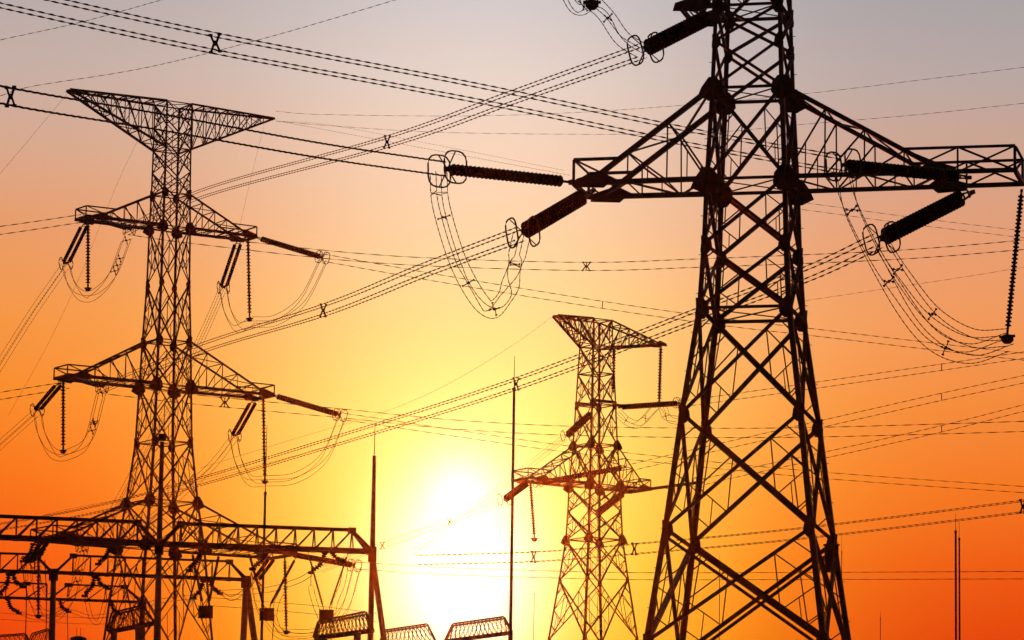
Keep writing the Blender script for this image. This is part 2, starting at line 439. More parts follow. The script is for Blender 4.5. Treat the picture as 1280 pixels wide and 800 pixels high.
# ------------------------------------------------------------------ insulator strings
def disc_profile(Lg, n, r, cap):
    prof = [(0, cap * .5)]; st = Lg / n
    for i in range(n):
        t = i * st; prof += [(t + st * .04, cap), (t + st * .36, cap), (t + st * .46, r), (t + st * .64, r * .92), (t + st * .70, cap * .8)]
    return prof + [(Lg, cap * .5)]
def loop(mb, c, u_, v_, w, h, r):
    pts = []; k = min(w, h) * .35
    for sx, sy, a0 in ((1, 1, 0), (-1, 1, 90), (-1, -1, 180), (1, -1, 270)):
        for q in range(4):
            g_ = R(a0 + q * 30); pts.append(c + u_ * (sx * (w / 2 - k) + k * math.cos(g_)) + v_ * (sy * (h / 2 - k) + k * math.sin(g_)))
    mb.tube(pts, r, 6, closed=True)
NSTR = 'insulator strings hanging or pulling on the pylons'
def istring(label, p, q, n, r, twin=0.0, tv=None, ring=0.0, lead=.12, weight=0.0, name='insulator_string', group=NSTR, ringr=.035):
    """p: fixed end, q: live end (pixel, pixel, distance)"""
    p = W(*p) if isinstance(p, tuple) else p; q = W(*q) if isinstance(q, tuple) else q
    d = (q - p); Lg = d.length; d.normalize()
    t = thing(name, label, 'insulator', p, group)
    up = Vector((0, 0, 1)); a = d.cross(up)
    a = a.normalized() if a.length > .2 else Vector((1, 0, 0)); b = a.cross(d)
    tv = (a if tv is None else tv); l0 = Lg * lead; l1 = Lg * .05
    offs = (-twin / 2, twin / 2) if twin else (0,)
    for o in offs:
        m = MB(); s0 = p + d * l0 + tv * o; s1 = q - d * l1 + tv * o
        m.lathe(s0, s1, disc_profile((s1 - s0).length, n, r, r * .5), 10); obj('disc_string', m, 'glaze', t)
    m = MB()
    for o in offs: m.box(p + tv * o * .25, p + d * (l0 + .02) + tv * o, r * .35)
    m.box(p - d * r * .3, p + d * r * .6, r * .8)
    for k_ in range(2): m.box(p + d * l0 * (.35 + .4 * k_) - tv * (twin / 2 * .6 + r * .35), p + d * l0 * (.35 + .4 * k_) + tv * (twin / 2 * .6 + r * .35), r * .3)
    obj('link_fitting', m, 'steel', t)
    m = MB(); e = q - d * l1
    if twin: m.plate([e - tv * (twin / 2 + r * .4), e + tv * (twin / 2 + r * .4), q + tv * twin * .3, q - tv * twin * .3], tv.cross(d), r * .2)
    else: m.box(e, q, r * .7)
    obj('yoke_plate', m, 'plate', t)
    if ring:
        s_ = ring
        for o in (-1, 1):
            m = MB(); c = q - d * s_ * .1 + a * o * s_ * .42
            loop(m, c, d, b, s_ * .85, s_ * 1.0, ringr)
            m.box(q - d * s_ * .1, c + b * s_ * .48, ringr * 1.1); m.box(q - d * s_ * .1, c - b * s_ * .48, ringr * 1.1)
            obj('corona_ring', m, 'steel', t)
    if weight:
        m = MB(); m.lathe(q - Vector((0, 0, 0)), q - Vector((0, 0, weight * 1.3)), [(0, weight * .4), (weight * .25, weight * .9), (weight * .9, weight * .9), (weight * 1.3, weight * .5)], 12)
        m.box(q - a * weight * 1.2 - Vector((0, 0, weight * .3)), q + a * weight * 1.2 - Vector((0, 0, weight * .3)), weight * .35)
        obj('counterweight', m, 'plate', t)
    return t

# near pylon
istring('long ribbed insulator string running left, almost level, from the near pylon left arm tip', (716, 228, 161), (556, 211, 157), 27, .25, 0, None, 1.3, .09)
istring('thick twin insulator string slanting down left below the near pylon left arm tip', (742, 238, 162), (652, 291, 156), 24, .2, .33, Vector((.35, .5, -.75)), 1.15, .16)
istring('thick twin insulator string lying almost level across the near pylon right arm', (1212, 222, 156), (1052, 206, 150), 30, .18, .36, Vector((.2, .9, -.25)), 1.1, .1)
istring('thick twin insulator string slanting down left below the near pylon right arm', (1216, 240, 157), (1100, 299, 152), 26, .2, .33, Vector((.35, .5, -.75)), 1.15, .13)
istring('thick twin insulator string slanting down left beside the near pylon top', (892, 18, 159), (805, 62, 155), 22, .2, .33, Vector((.35, .5, -.75)), 1.15, .1)
istring('long beaded insulator string hanging from the near pylon right arm at the picture edge', (1277, 238, 157), (1259, 418, 156), 34, .13, 0, None, 0, .03, .28)
istring('insulator string with round weight hanging in from above, left of the near pylon', (748, -150, 158), (740, 0, 157), 30, .14, 0, None, .55, .03, .3)

# left pylon
def lt(tier, arm_l, arm_r, d):
    (x, y, e1, e2), (hx, hy, hl), (ex, ey) = arm_l
    istring('twin insulator string slanting down left from the left pylon %s arm left tip' % tier, (x, y, 316), (e1, e2, 312), 20, .16, .5, Vector((.9, .3, .1)), .95, .1, ringr=.035)
    istring('slim insulator string hanging plumb from the left pylon %s arm left tip' % tier, (hx, hy, 316), (hx, hy + hl, 316), 19, .2, 0, None, 0, .03, .25)
    istring('insulator string under the left pylon %s arm, pointing at the viewer' % tier, (ex, ey, 315), (ex + 35, ey + 10, 305), 26, .16, .4, None, .95, .12)
    (x, y, e1, e2), (hx, hy, hl), (ex, ey, fx, fy) = arm_r
    istring('twin insulator string slanting down left from the left pylon %s arm right tip' % tier, (x, y, 323), (e1, e2, 318), 20, .16, .5, Vector((.9, .3, .1)), .95, .1)
    istring('slim insulator string hanging plumb from the left pylon %s arm right tip' % tier, (hx, hy, 324), (hx + 2, hy + hl, 324), 22, .19, 0, None, 0, .03, .25)
    istring('long insulator string reaching out right from the left pylon %s arm right tip' % tier, (ex, ey, 325), (fx, fy, 319), 26, .17, .3, Vector((.2, .7, .6)), .95, .1)
lt('upper', ((107, 279, 82, 330), (110, 279, 80), (127, 276)), ((299, 300, 279, 360), (310, 298, 99), (318, 296, 404, 322)), 0)
lt('middle', ((75, 479, 46, 513), (79, 475, 87), (93, 473)), ((318, 500, 293, 545), (329, 496, 104), (338, 493, 426, 519)), 0)
lt('lowest', ((58, 676, 34, 704), (48, 676, 92), (68, 672)), ((340, 698, 320, 725), (356, 698, 90), (359, 692, 444, 707)), 0)

# middle pylon
istring('slim insulator string hanging from the middle pylon top arm right tip', (826, 433, 394), (824, 503, 394), 18, .24, 0, None, 0, .03, .2)
istring('slim insulator string hanging close against the middle pylon body below its top arm', (768, 436, 388), (766, 490, 388), 14, .22, 0, None, 0, .03)
istring('level ribbed insulator string reaching right from the middle pylon body to the jumper', (774, 509, 388), (850, 504, 383), 22, .3, 0, None, 1.0, .05)
istring('thick insulator string slanting down left from the middle pylon upper body', (740, 516, 387), (708, 545, 382), 17, .2, .4, Vector((.35, .5, -.75)), 1.0, .08)
istring('thick insulator string slanting down left from the middle pylon long left arm', (661, 602, 382), (630, 625, 377), 17, .2, .4, Vector((.35, .5, -.75)), 1.1, .08)
istring('slim insulator string with weight hanging from the middle pylon left arm', (663, 603, 382), (668, 672, 382), 20, .22, 0, None, 0, .03, .3)
istring('thick insulator string slanting down left in front of the middle pylon lower body', (781, 615, 396), (745, 643, 380), 17, .2, .4, Vector((.35, .5, -.75)), 0, .08)
istring('thin insulator string reaching right from the middle pylon lower arm towards the near pylon', (806, 612, 398), (874, 603, 390), 26, .17, 0, None, .9, .05)
istring('dark insulator string lying level along the middle pylon lower arm, seen through the bracing', (782, 584, 395), (672, 604, 385), 30, .2, .3, Vector((0, .7, .7)), .8, .05)

# ------------------------------------------------------------------ wires
def smooth(pts, step):
    """Catmull-Rom through 3D points, sampled about every step metres"""
    if len(pts) == 2: pts = [pts[0], (pts[0] + pts[1]) / 2, pts[1]]
    P_ = [pts[0] * 2 - pts[1]] + list(pts) + [pts[-1] * 2 - pts[-2]]; out = []
    for i in range(1, len(P_) - 2):
        p0, p1, p2, p3 = P_[i-1:i+3]; n = max(2, int((p2 - p1).length / step))
        for k in range(n):
            t = k / n; out.append(.5 * ((2*p1) + (p2-p0)*t + (2*p0-5*p1+4*p2-p3)*t*t + (3*p1-p0-3*p2+p3)*t**3))
    return out + [P_[-2]]
def offs_path(pts, ou, ov):
    out = []
    for i, p in enumerate(pts):
        d = (pts[min(i+1, len(pts)-1)] - pts[max(i-1, 0)]).normalized(); h = d.cross(Vector((0, 0, 1)))
        h = h.normalized() if h.length > .1 else Vector((1, 0, 0)); v = h.cross(d)
        out.append(p + h * ou + v * ov)
    return out
def xspacer(mb, c, h, v, d, k, kh=None):
    kh = kh or k
    """X shaped clamp with four jaws, or a plain bar for a twin bundle"""
    for a_, b_ in ((1, 1), (1, -1), (-1, 1), (-1, -1)):
        e = c + h * a_ * kh + v * b_ * k
        mb.box(c + h * a_ * kh * .25, e, k * .20, k * .2); mb.box(e - d * k * .22, e + d * k * .22, k * .3)
    mb.box(c - v * k * .3, c + v * k * .3, k * .45, k * .4)
WG = {4: 'four-wire conductor bundles', 2: 'two-wire conductor pairs', 1: 'single overhead wires', 'j': 'jumper loops on the pylons'}
def bundle(label, pts, n=4, sep=.6, r=.03, ratio=.35, lay=.4, spacers=(), name='conductor_bundle', sepv=None, grp=None, kx=1.0, step=None, rot=0.0):
    P_ = [W(*p) for p in pts]; step = step or lay / 4
    path = smooth(P_, step); sv = sep if sepv is None else sepv
    t = thing(name, label, 'power line', path[0], grp or WG[n])
    O = {4: [(-sep/2, -sv/2), (sep/2, -sv/2), (sep/2, sv/2), (-sep/2, sv/2)], 2: [(0, -sv/2), (0, sv/2)]}[n]
    cr_, sr_ = math.cos(rot), math.sin(rot); O = [(x * cr_ - y * sr_, x * sr_ + y * cr_) for x, y in O]
    for o in O:
        m = MB(); m.tube(offs_path(path, *o), r, 6, ratio=ratio, turn=lay); obj('conductor', m, 'wire', t, True)
    for px in spacers:
        i = min(range(1, len(path) - 1), key=lambda k: abs(proj(path[k])[0] - px) if not isinstance(px, tuple) else (proj(path[k])[0] - px[0])**2 + (proj(path[k])[1] - px[1])**2)
        d = (path[i+1] - path[i-1]).normalized(); h = d.cross(Vector((0, 0, 1))).normalized(); v = h.cross(d); h, v = h * cr_ + v * sr_, v * cr_ - h * sr_
        m = MB()
        if n == 4: xspacer(m, path[i], h, v, d, sv / 2 * kx, max(sep * .36, sv * .25))
        else:
            m.box(path[i] - v * sv / 2, path[i] + v * sv / 2, .07)
            if kx > 1: xspacer(m, path[i], (d if abs(d.x) > .5 else h), v, h, sv / 2)
        obj('spacer', m, 'plate', t)
    return t
def single(label, pts, r=.02, ratio=.35, lay=.5, name='overhead_wire'):
    path = smooth([W(*p) for p in pts], lay / 4); m = MB(); m.tube(path, r, 5, ratio=ratio, turn=lay)
    return tag(obj(name, m, 'wire', None, True, path[0]), label, 'wire', WG[1])

# four-wire bundles of the near pylon
bundle('heavy wire bundle crossing the left pylon top arm, ending at the near pylon left arm', [(-120, 84, 120), (0, 118, 124), (210, 154, 135), (400, 188, 147), (556, 211, 157)], 4, .1, .034, .55, .5, (13,), sepv=.56, kx=1.05)
bundle('heavy wire bundle from the top left corner to the near pylon right arm', [(-120, -36, 112), (0, -5, 117), (269, 54, 127), (600, 117, 139), (860, 171, 147), (1052, 206, 150)], 4, .5, .032, .3, .55, (269,), sepv=.56, kx=1.0)
bundle('fine wire bundle falling left from the near pylon top string to the left pylon', [(803, 64, 155), (640, 122, 177), (482, 178, 205), (250, 243, 268), (158, 289, 305)], 4, .38, .036, .2, .95, (484,), sepv=.5, kx=1.2)
bundle('fine wire bundle falling left from the near pylon left arm to the left pylon', [(650, 293, 156), (530, 338, 174), (404, 388, 199), (250, 436, 247), (128, 486, 305)], 4, .38, .036, .2, .95, (404,), sepv=.5, kx=1.2)
bundle('fine wire bundle falling left from the near pylon right arm across the middle pylon', [(1098, 301, 152), (1010, 342, 160), (870, 395, 174), (645, 480, 202), (440, 545, 238), (250, 602, 280), (104, 640, 305), (-80, 672, 340)], 4, .38, .036, .2, .95, (645,), sepv=.5, kx=1.15)
def jumper(label, pts, n=4, sep=.5, r=.022, sp=(), spread=1.0):
    return bundle(label, pts, n, sep, r, .6, .25, sp, 'jumper_loop', sepv=sep * spread, grp=WG['j'], kx=.72, rot=.5)
jumper('large jumper loop hanging between both strings of the near pylon left arm', [(548, 216, 157), (552, 260, 157), (576, 335, 157), (610, 386, 157), (634, 366, 156), (646, 320, 156), (652, 294, 156)], 4, .5, .022, ((556, 272), (586, 354), (618, 386), (644, 330)))
jumper('long jumper loop hanging from the level right arm string to the hanging string weight', [(1052, 212, 150), (1066, 265, 151), (1110, 350, 153), (1160, 420, 154), (1210, 442, 155), (1259, 428, 156)], 4, .55, .022, ((1064, 264), (1112, 350), (1182, 434)))
jumper('shorter jumper loop curving from the slanting right arm string to the hanging string weight', [(1101, 302, 152), (1128, 345, 153), (1168, 395, 154), (1215, 422, 155), (1259, 422, 156)], 4, .5, .022, ((1120, 338), (1165, 392)))
jumper('jumper loop rising from the topmost string and leaving the picture at the top', [(803, 64, 155), (778, 48, 155.5), (758, 20, 156), (740, 4, 157), (722, 10, 157), (708, -15, 157), (695, -60, 157)], 4, .45, .022, ((760, 22), (730, 8)))
def lj(tier, a, b, c, spa=(), spb=(), spc=()):
    jumper('jumper loop below the left pylon %s arm left tip' % tier, a, 4, .55, .026, spa, 1.2)
    jumper('jumper loop below the left pylon %s arm right tip, beside the slim hanging string' % tier, b, 4, .55, .026, spb, 1.2)
lj('upper', [(83, 333, 312), (88, 352, 313), (101, 369, 315), (118, 368, 315), (140, 345, 311), (158, 300, 306)],
   [(279, 362, 318), (285, 390, 319), (298, 409, 321), (314, 403, 324), (345, 400, 323), (378, 376, 321), (404, 326, 319)], ((86, 352), (100, 372), (148, 332)), ((283, 386), (295, 409), (354, 398), (398, 353)))
lj('middle', [(47, 516, 312), (52, 542, 313), (66, 566, 315), (85, 568, 315), (110, 550, 311), (127, 490, 306)],
   [(292, 548, 318), (298, 576, 319), (312, 600, 321), (333, 601, 324), (370, 597, 323), (405, 572, 321), (427, 523, 319)], ((53, 545), (100, 560), (124, 528)), ((297, 573), (310, 600), (370, 597), (414, 555)))
lj('lowest', [(34, 706, 312), (38, 740, 313), (50, 766, 315), (72, 768, 315), (92, 740, 311), (104, 688, 306)],
   [(319, 727, 318), (325, 758, 319), (345, 788, 321), (365, 793, 324), (400, 790, 323), (430, 762, 321), (446, 710, 319)], ((40, 745),), ((325, 758), (364, 792), (441, 742)))
jumper('jumper loop under the level string on the right of the middle pylon', [(772, 515, 388), (785, 527, 388), (800, 529, 389), (824, 506, 392), (834, 522, 389), (850, 526, 386)], 4, .55, .03, ((784, 523), (808, 524), (832, 520)), 1.1)
# fine bundles falling from left and middle pylons
for lab, pts, sp in (('thin wire bundle falling to the left edge from the left pylon upper arm', [(81, 333, 312), (40, 392, 305), (0, 455, 298), (-60, 548, 288)], ()),
                 ('thin wire bundle falling to the left edge from the left pylon middle arm', [(45, 516, 312), (0, 556, 305), (-60, 610, 297)], ()),
                 ('pale wire bundle falling left behind the left pylon from its upper arm', [(278, 362, 318), (255, 415, 312), (200, 530, 300), (120, 680, 285)], ()),
                 ('pale wire bundle falling left behind the left pylon from its middle arm', [(292, 548, 318), (262, 585, 312), (200, 640, 300), (140, 700, 290)], ()),
                 ('pale wire bundle falling left through the sun glare from the middle pylon', [(628, 627, 377), (562, 652, 365), (478, 682, 350), (400, 712, 335)], (562, 478)),
                 ('faint wire bundle falling left behind the tall pole from the middle pylon upper body', [(706, 547, 382), (660, 583, 374), (600, 630, 362), (520, 690, 345)], ())):
    bundle(lab, pts, 4, .45, .022, .4, .5, sp, kx=1.2)

# two-wire pairs
def pair(label, pts, gap, sp=(), r=.03, lay=1.4, ratio=.3, kx=1.0):
    sv = gap / F * (sum(p[2] for p in pts) / len(pts)); bundle(label, pts, 2, 0, r * 1.35, ratio, lay, sp, sepv=sv, kx=kx, step=lay / 4)
pair('wire pair running from the left edge to the left pylon upper arm left tip', [(-90, 298, 300), (0, 288, 306), (102, 273, 314)], 10)
pair('wire pair running from the left edge to the left pylon middle arm left tip', [(-90, 511, 300), (0, 495, 306), (86, 481, 314)], 9)
pair('wire pair from the left pylon upper arm, sagging right then rising behind the near pylon', [(160, 288, 305), (239, 299, 312), (417, 319, 319), (550, 328, 322), (733, 333, 320), (870, 329, 310), (1113, 319, 290), (1280, 306, 276), (1380, 297, 270)], 11, (733,), .028, 1.6, .3, 2.0)
pair('wire pair falling gently right from the left pylon upper arm, above the middle pylon', [(404, 322, 319), (550, 348, 325), (753, 381, 330), (900, 402, 332), (1022, 416, 335), (1149, 431, 338), (1280, 446, 340), (1380, 456, 340)], 9, (753,), .026, 1.0, .3)
pair('wire pair nearly level from the left pylon middle arm string to the right edge', [(128, 486, 305), (240, 499, 312), (430, 517, 319), (560, 530, 322), (700, 538, 318), (870, 541, 310), (1031, 540, 300), (1280, 533, 285), (1380, 529, 280)], 12, (281,), .026, 1.6, .25, 1.6)
pair('wire pair falling right from the left pylon middle arm string behind the middle pylon', [(426, 520, 319), (560, 540, 325), (700, 560, 330), (850, 577, 332), (1040, 595, 334), (1280, 612, 336), (1380, 618, 338)], 8, (), .024, 1.3, .3)
pair('lowest wire pair, nearly level, from the sun glare to the right edge', [(445, 707, 319), (560, 714, 322), (783, 720, 320), (980, 720, 315), (1280, 719, 300), (1380, 719, 296)], 9, (), .022, 1.6, .6)
pair('wire pair rising right from the middle pylon level string behind the near pylon', [(850, 505, 383), (881, 501, 380), (1024, 481, 368), (1177, 459, 355), (1280, 444, 346), (1380, 430, 340)], 8, (1177,), .028, 1.2, .3)
pair('wire pair rising right from the middle pylon body, second of three rising pairs', [(782, 586, 395), (880, 563, 386), (1031, 529, 372), (1177, 496, 358), (1280, 474, 350), (1380, 452, 344)], 9, (1177,), .028, 1.2, .3)
pair('wire pair rising right from the middle pylon lower arm and crossing the level pair', [(872, 604, 390), (950, 586, 382), (1035, 568, 374), (1177, 536, 360), (1280, 510, 350), (1380, 486, 344)], 8, (1178,), .028, 1.2, .3)
bundle('lowest rising wire bundle, from the sun glare to the right edge', [(520, 700, 260), (667, 696, 250), (795, 686, 240), (1000, 667, 226), (1280, 633, 208), (1380, 620, 202)], 4, .42, .024, .4, .6, (667, 793, 1278), sepv=.6, kx=1.1)
pair('dashed wire pair falling faintly right under the near pylon right arm', [(1000, 257, 250), (1140, 276, 255), (1280, 293, 260), (1380, 305, 263)], 9, (), .014, 1.0, .25)
# single wires
single('thin earth wire crossing the top left corner above the heavy bundles', [(-60, 64, 180), (0, 50, 180), (100, 28, 175), (205, -1, 168), (300, -28, 160)], .019, .2, .7)
single('thin earth wire rising right across the upper left past the heavy bundle spacer', [(0, 120, 190), (40, 108, 190), (180, 85, 185), (330, 48, 175), (500, -2, 165), (600, -34, 160)], .019, .2, .7)
single('upper of two thin wires rising right behind the near pylon to the right edge', [(345, 139, 322), (400, 143, 325), (572, 145, 330), (712, 141, 325), (860, 131, 310), (1017, 116, 300), (1150, 100, 290), (1280, 84, 280), (1380, 70, 276)], .022, .3, 1.4)
single('lower of two thin wires rising right behind the near pylon to the right edge', [(345, 151, 324), (411, 157, 325), (572, 166, 330), (850, 167, 318), (1008, 155, 305), (1150, 143, 295), (1280, 129, 285), (1380, 118, 280)], .022, .3, 1.4)
single('upper pale thin wire falling right from the left pylon top arm tip', [(345, 151, 324), (400, 161, 315), (550, 189, 290), (712, 219, 262)], .016, .3, .8)
single('second pale thin wire falling right just above the near pylon level string', [(345, 152, 324), (410, 156, 315), (560, 184, 292), (705, 213, 264)], .013, .3, .8)
single('pale thin wire rising right below the near pylon right arm slanting string', [(1005, 376, 240), (1100, 362, 235), (1200, 347, 230), (1280, 334, 226), (1380, 318, 220)], .014, .3, .9)
single('pale thin wire falling left from the left pylon top arm left tip', [(84, 117, 308), (40, 170, 300), (0, 217, 295), (-50, 272, 290)], .013, .6, 1)
single('pale thin wire dropping from the left pylon top arm behind its upper arm', [(172, 176, 316), (150, 222, 312), (124, 285, 308), (100, 345, 304), (60, 430, 300), (10, 520, 292)], .011, .6, 1)
single('pale thin wire dropping from the right half of the left pylon top arm', [(330, 157, 324), (318, 205, 322), (303, 268, 320), (296, 300, 319)], .011, .6, 1)
single('pale thin wire falling left from the middle pylon top arm left tip', [(694, 393, 385), (640, 432, 380), (560, 480, 370), (480, 515, 360), (380, 545, 350), (250, 585, 335)], .016, .6, 1)
single('faint thin wire low across the left sky behind the left pylon', [(0, 662, 330), (70, 640, 328), (160, 622, 326), (255, 600, 322), (420, 556, 318)], .016, .6, 1)

# ------------------------------------------------------------------ poles and masts
PG = 'slim lightning masts and poles'
def mast(label, px, y_tip, y_thick, Y, r_tip, r_top, r_bot, pybot=800, steps=(), cat='mast', pxb=None):
    base = W(px if pxb is None else pxb, pybot, Y); x = base.x
    top = W(px, y_tip, Y).z; th = W(px, y_thick, Y).z
    t = thing('lightning_mast', label, cat, (x, Y, 0), PG)
    m = MB(); pr = [(0, r_bot * 1.1)]
    for f_ in (.3, .6): pr += [(th * f_, r_bot + (r_top - r_bot) * f_ + .02), (th * f_ + .02, (r_bot + (r_top - r_bot) * f_) * .9)]
    pr += [(th, r_top * .9)]; m.lathe((x, Y, 0), (x, Y, th), pr, 14); obj('pole', m, 'steel', t)
    m = MB(); m.cyl((x, Y, th - .05), (x, Y, top), r_tip, r_tip * .5, 8); obj('lightning_rod', m, 'steel', t)
    m = MB(); m.cyl((x, Y, th - .12), (x, Y, th + .05), r_top * 1.25, r_top * 1.1, 12); obj('collar', m, 'plate', t)
    m = MB(); m.cyl((x, Y, -.2), (x, Y, .3), r_bot * 2.2, n=12); obj('footing', m, 'conc', t)
    return t
mast('tall mast standing in the middle of the sun glow beside the middle pylon', 640, 445, 486, 210, .024, .075, .15, pxb=638)
mast('left one of two close masts at the far right', 1195, 641, 664, 300, .025, .085, .12)
mast('right one of two close masts at the far right', 1199.5, 647, 673, 305, .02, .07, .12)
mast('thin short mast between the near pylon and the two close masts', 1100.5, 764, 772, 320, .015, .03, .04)
mast('hair-thin mast touching the right leg of the near pylon', 1052, 668, 690, 300, .014, .03, .04)
mast('hair-thin mast seen through the near pylon bracing', 899, 693, 712, 300, .014, .03, .04)
mast('hair-thin mast between the sun glow and the middle pylon', 667, 728, 742, 320, .012, .025, .035)
mast('slim mast just right of the left pylon, beside the hanging line trap', 329, 532, 616, 225, .03, .075, .12, pxb=327)

# ------------------------------------------------------------------ substation gantries
GG = 'substation gantries'
def gantry_beam(mb_par, p0, p1, hgt, wid, nseg, wc, wr, slant=True):
    """triangular truss: two lower chords, one upper chord"""
    d = (p1 - p0); Ln = d.length; d.normalize(); h = d.cross(Vector((0, 0, 1))).normalized() * wid / 2; U = Vector((0, 0, hgt))
    m = MB()
    for q in (-1, 1): m.angle(p0 + h * q, p1 + h * q, wc)
    beam = obj('beam', m, 'steel', mb_par)
    st = Ln / nseg; m = MB(); m.angle(p0 + d * st * (1 if slant else 0) + U, p1 - d * st * (1 if slant else 0) + U, wc); obj('upper_chord', m, 'steel', beam)
    m = MB()
    for i in range(nseg + 1):
        b = p0 + d * st * i
        m.angle(b + h, b - h, wr)
        if i < nseg: m.angle(b + h * (1 if i % 2 else -1), b + d * st - h * (1 if i % 2 else -1), wr)
        for q in (-1, 1):
            if slant and i in (0, nseg): m.angle(b + h * q, b + d * st * (1 if i == 0 else -1) + U, wc * .85)
            else:
                m.angle(b + h * q, b + U, wr)
                if i < nseg - (1 if slant else 0): m.angle(b + h * q, b + d * st + U, wr)
    obj('web_bracing', m, 'steel', beam)
    m = MB(); m.box(p0 + U * .99 + d * st * .8, p0 + U * .99 + d * st * 1.2, .3, .3); m.box(p1 + U * .99 - d * st * 1.2, p1 + U * .99 - d * st * .8, .3, .3)
    obj('end_plate', m, 'plate', beam) if nseg < 3 else None
    for c_ in (p0 + U * .99 + d * st, p1 + U * .99 - d * st):
        m = MB(); m.box(c_ - d * st * .2, c_ + d * st * .2, .3, .3); obj('end_plate', m, 'plate', beam)
    for i in range(nseg + 1):
        m = MB(); m.box(p0 + d * (st * i - .15), p0 + d * (st * i + .15), wid + .1, .16); obj('node_plate', m, 'plate', beam)
def column(par, top, spread, r0, r1):
    for q in spread:
        m = MB(); m.cyl((top.x + q[0], top.y + q[1], 0), top + Vector((0, 0, -.1)), r1, r0, 12); obj('column', m, 'conc', par)
    m = MB(); m.box(top + Vector((0, 0, -.5)), top + Vector((0, 0, .25)), r0 * 3.2); obj('column_head', m, 'plate', par)
def gpt(px, py, Y): return W(px, py, Y)
g1 = thing('gantry', 'nearest substation gantry with a long truss beam ending left of the sun', 'gantry', (gpt(464, 690, 200).x, 200, 0), GG)
a0, a1, a2 = gpt(-260, 661.5, 196), gpt(199, 680.5, 198), gpt(463, 690, 200)
gantry_beam(g1, a0, a1 - Vector((.1, 0, 0)), 1.05, 1.0, 18, .19, .07)
gantry_beam(g1, a1 + Vector((.1, 0, 0)), a2, 1.05, 1.0, 11, .19, .07)
column(g1, a2 + Vector((.1, 0, 0)), ((-.05, 0), (3.4, 2.4)), .13, .24)
column(g1, Vector((a1.x, a1.y, a1.z)), ((0, 0), (0, 4.0)), .13, .2)
for P0, ytop, ymid, lab in ((a2, 531, 567, 0), (a1, 553, 560, 0)):
    x = P0.x + (.1 if P0 is a2 else 0); zt = W(466, ymid, 200).z; z1 = W(466, ytop, 200).z
    m = MB(); m.lathe((x, P0.y, P0.z - .1), (x, P0.y, zt), [(0, .14), ((zt - P0.z) * .7, .10 if P0 is a2 else .11), (zt - P0.z, .09 if P0 is a2 else .10)], 12); mm = obj('mast', m, 'steel', g1)
    m = MB(); m.cyl((x, P0.y, zt - .05), (x, P0.y, z1), .025 if P0 is a2 else .2, .015 if P0 is a2 else .2, 8); obj('lightning_rod' if P0 is a2 else 'mast_cap', m, 'steel', mm)
g2 = thing('gantry', 'second substation gantry, its beam ending at splayed columns right of the left pylon', 'gantry', (gpt(308, 726, 260).x, 260, 0), GG)
b0, b1, b2 = gpt(-220, 708, 256), gpt(67, 716, 258), gpt(308, 725, 260)
gantry_beam(g2, b0, b1 - Vector((.1, 0, 0)), 1.15, 1.0, 13, .15, .06)
gantry_beam(g2, b1 + Vector((.1, 0, 0)), b2, 1.15, 1.0, 11, .15, .06)
column(g2, b2, ((-.7, 0), (4.2, 2)), .2, .27); column(g2, b1, ((0, 0), (0, 3.5)), .17, .24)
g3 = thing('gantry', 'third and farthest substation gantry with the lowest beam at the left', 'gantry', (gpt(178, 754, 320).x, 320, 0), GG)
c0, c1, c2 = gpt(-200, 741, 316), gpt(60, 749, 318), gpt(178, 753, 320)
gantry_beam(g3, c0, c1 - Vector((.1, 0, 0)), 1.2, 1.0, 10, .14, .06, False)
gantry_beam(g3, c1 + Vector((.1, 0, 0)), c2, 1.2, 1.0, 5, .14, .06)
column(g3, c2, ((-.2, 0), (.9, 3)), .2, .32); column(g3, c0, ((0, 0), (.9, 3)), .2, .3)

# low lattice girders that top the equipment rows near the bottom edge
LG = 'low lattice girders at the bottom edge'
def girder(label, q0, q1, q2, q3, Y, nseg, legs=()):
    """bottom-left, top-left, top-right, bottom-right pixel corners"""
    A_, B_, C_, D_ = [W(*q, Y) for q in (q0, q1, q2, q3)]; t = thing('lattice_girder', label, 'girder', (A_.x, Y, 0), LG); D2 = Vector((0, 1.3, 0))
    for o in (Vector(), D2): m = MB(); m.angle(A_ + o, D_ + o, .13); obj('lower_chord', m, 'steel', t)
    m = MB()
    for o in (Vector(), D2):
        m = MB(); m.angle(B_ + o, C_ + o, .1); m.angle(A_ + o, B_ + o, .1); m.angle(C_ + o, D_ + o, .1); obj('upper_chord', m, 'steel', t)
    m = MB()
    for o in (Vector(), D2):
        for i in range(nseg):
            t0, t1 = i / nseg, (i + 1) / nseg
            m.angle(A_ + (D_ - A_) * t0 + o, B_ + (C_ - B_) * t1 + o, .035); m.angle(B_ + (C_ - B_) * t0 + o, A_ + (D_ - A_) * t1 + o, .035)
    for i in range(nseg + 1):
        e = B_ + (C_ - B_) * i / nseg; m.angle(e, e + D2, .035); e = A_ + (D_ - A_) * i / nseg; m.angle(e, e + D2, .035)
    obj('lattice', m, 'steel', t)
    for lx in legs:
        f_ = (lx - q0[0]) / (q3[0] - q0[0]); p = A_ + (D_ - A_) * f_ + D2 / 2; m = MB(); m.cyl((p.x, p.y, 0), p, .2, .17, 10); obj('column', m, 'conc', t)
girder('low lattice girder left of the nearest gantry end column, under a hanging line trap', (392, 797), (398, 777), (457, 765), (466, 787), 185, 14, (404, 446))
girder('low lattice girder just right of the nearest gantry end column', (474, 806), (480, 788), (534, 780), (545, 802), 230, 12, (500,))
girder('low lattice girder in the sun glare joined to the tall mast', (556, 801), (566, 780), (630, 771), (640, 790), 212, 14, (575,))
girder('low lattice girder at the bottom left corner', (-30, 806), (-24, 796), (31, 792), (36, 806), 330, 10, (0,))
girder('low lattice girder beside the left gantry column at the bottom left', (34, 806), (40, 792), (60, 786), (64, 806), 325, 5, (50,))
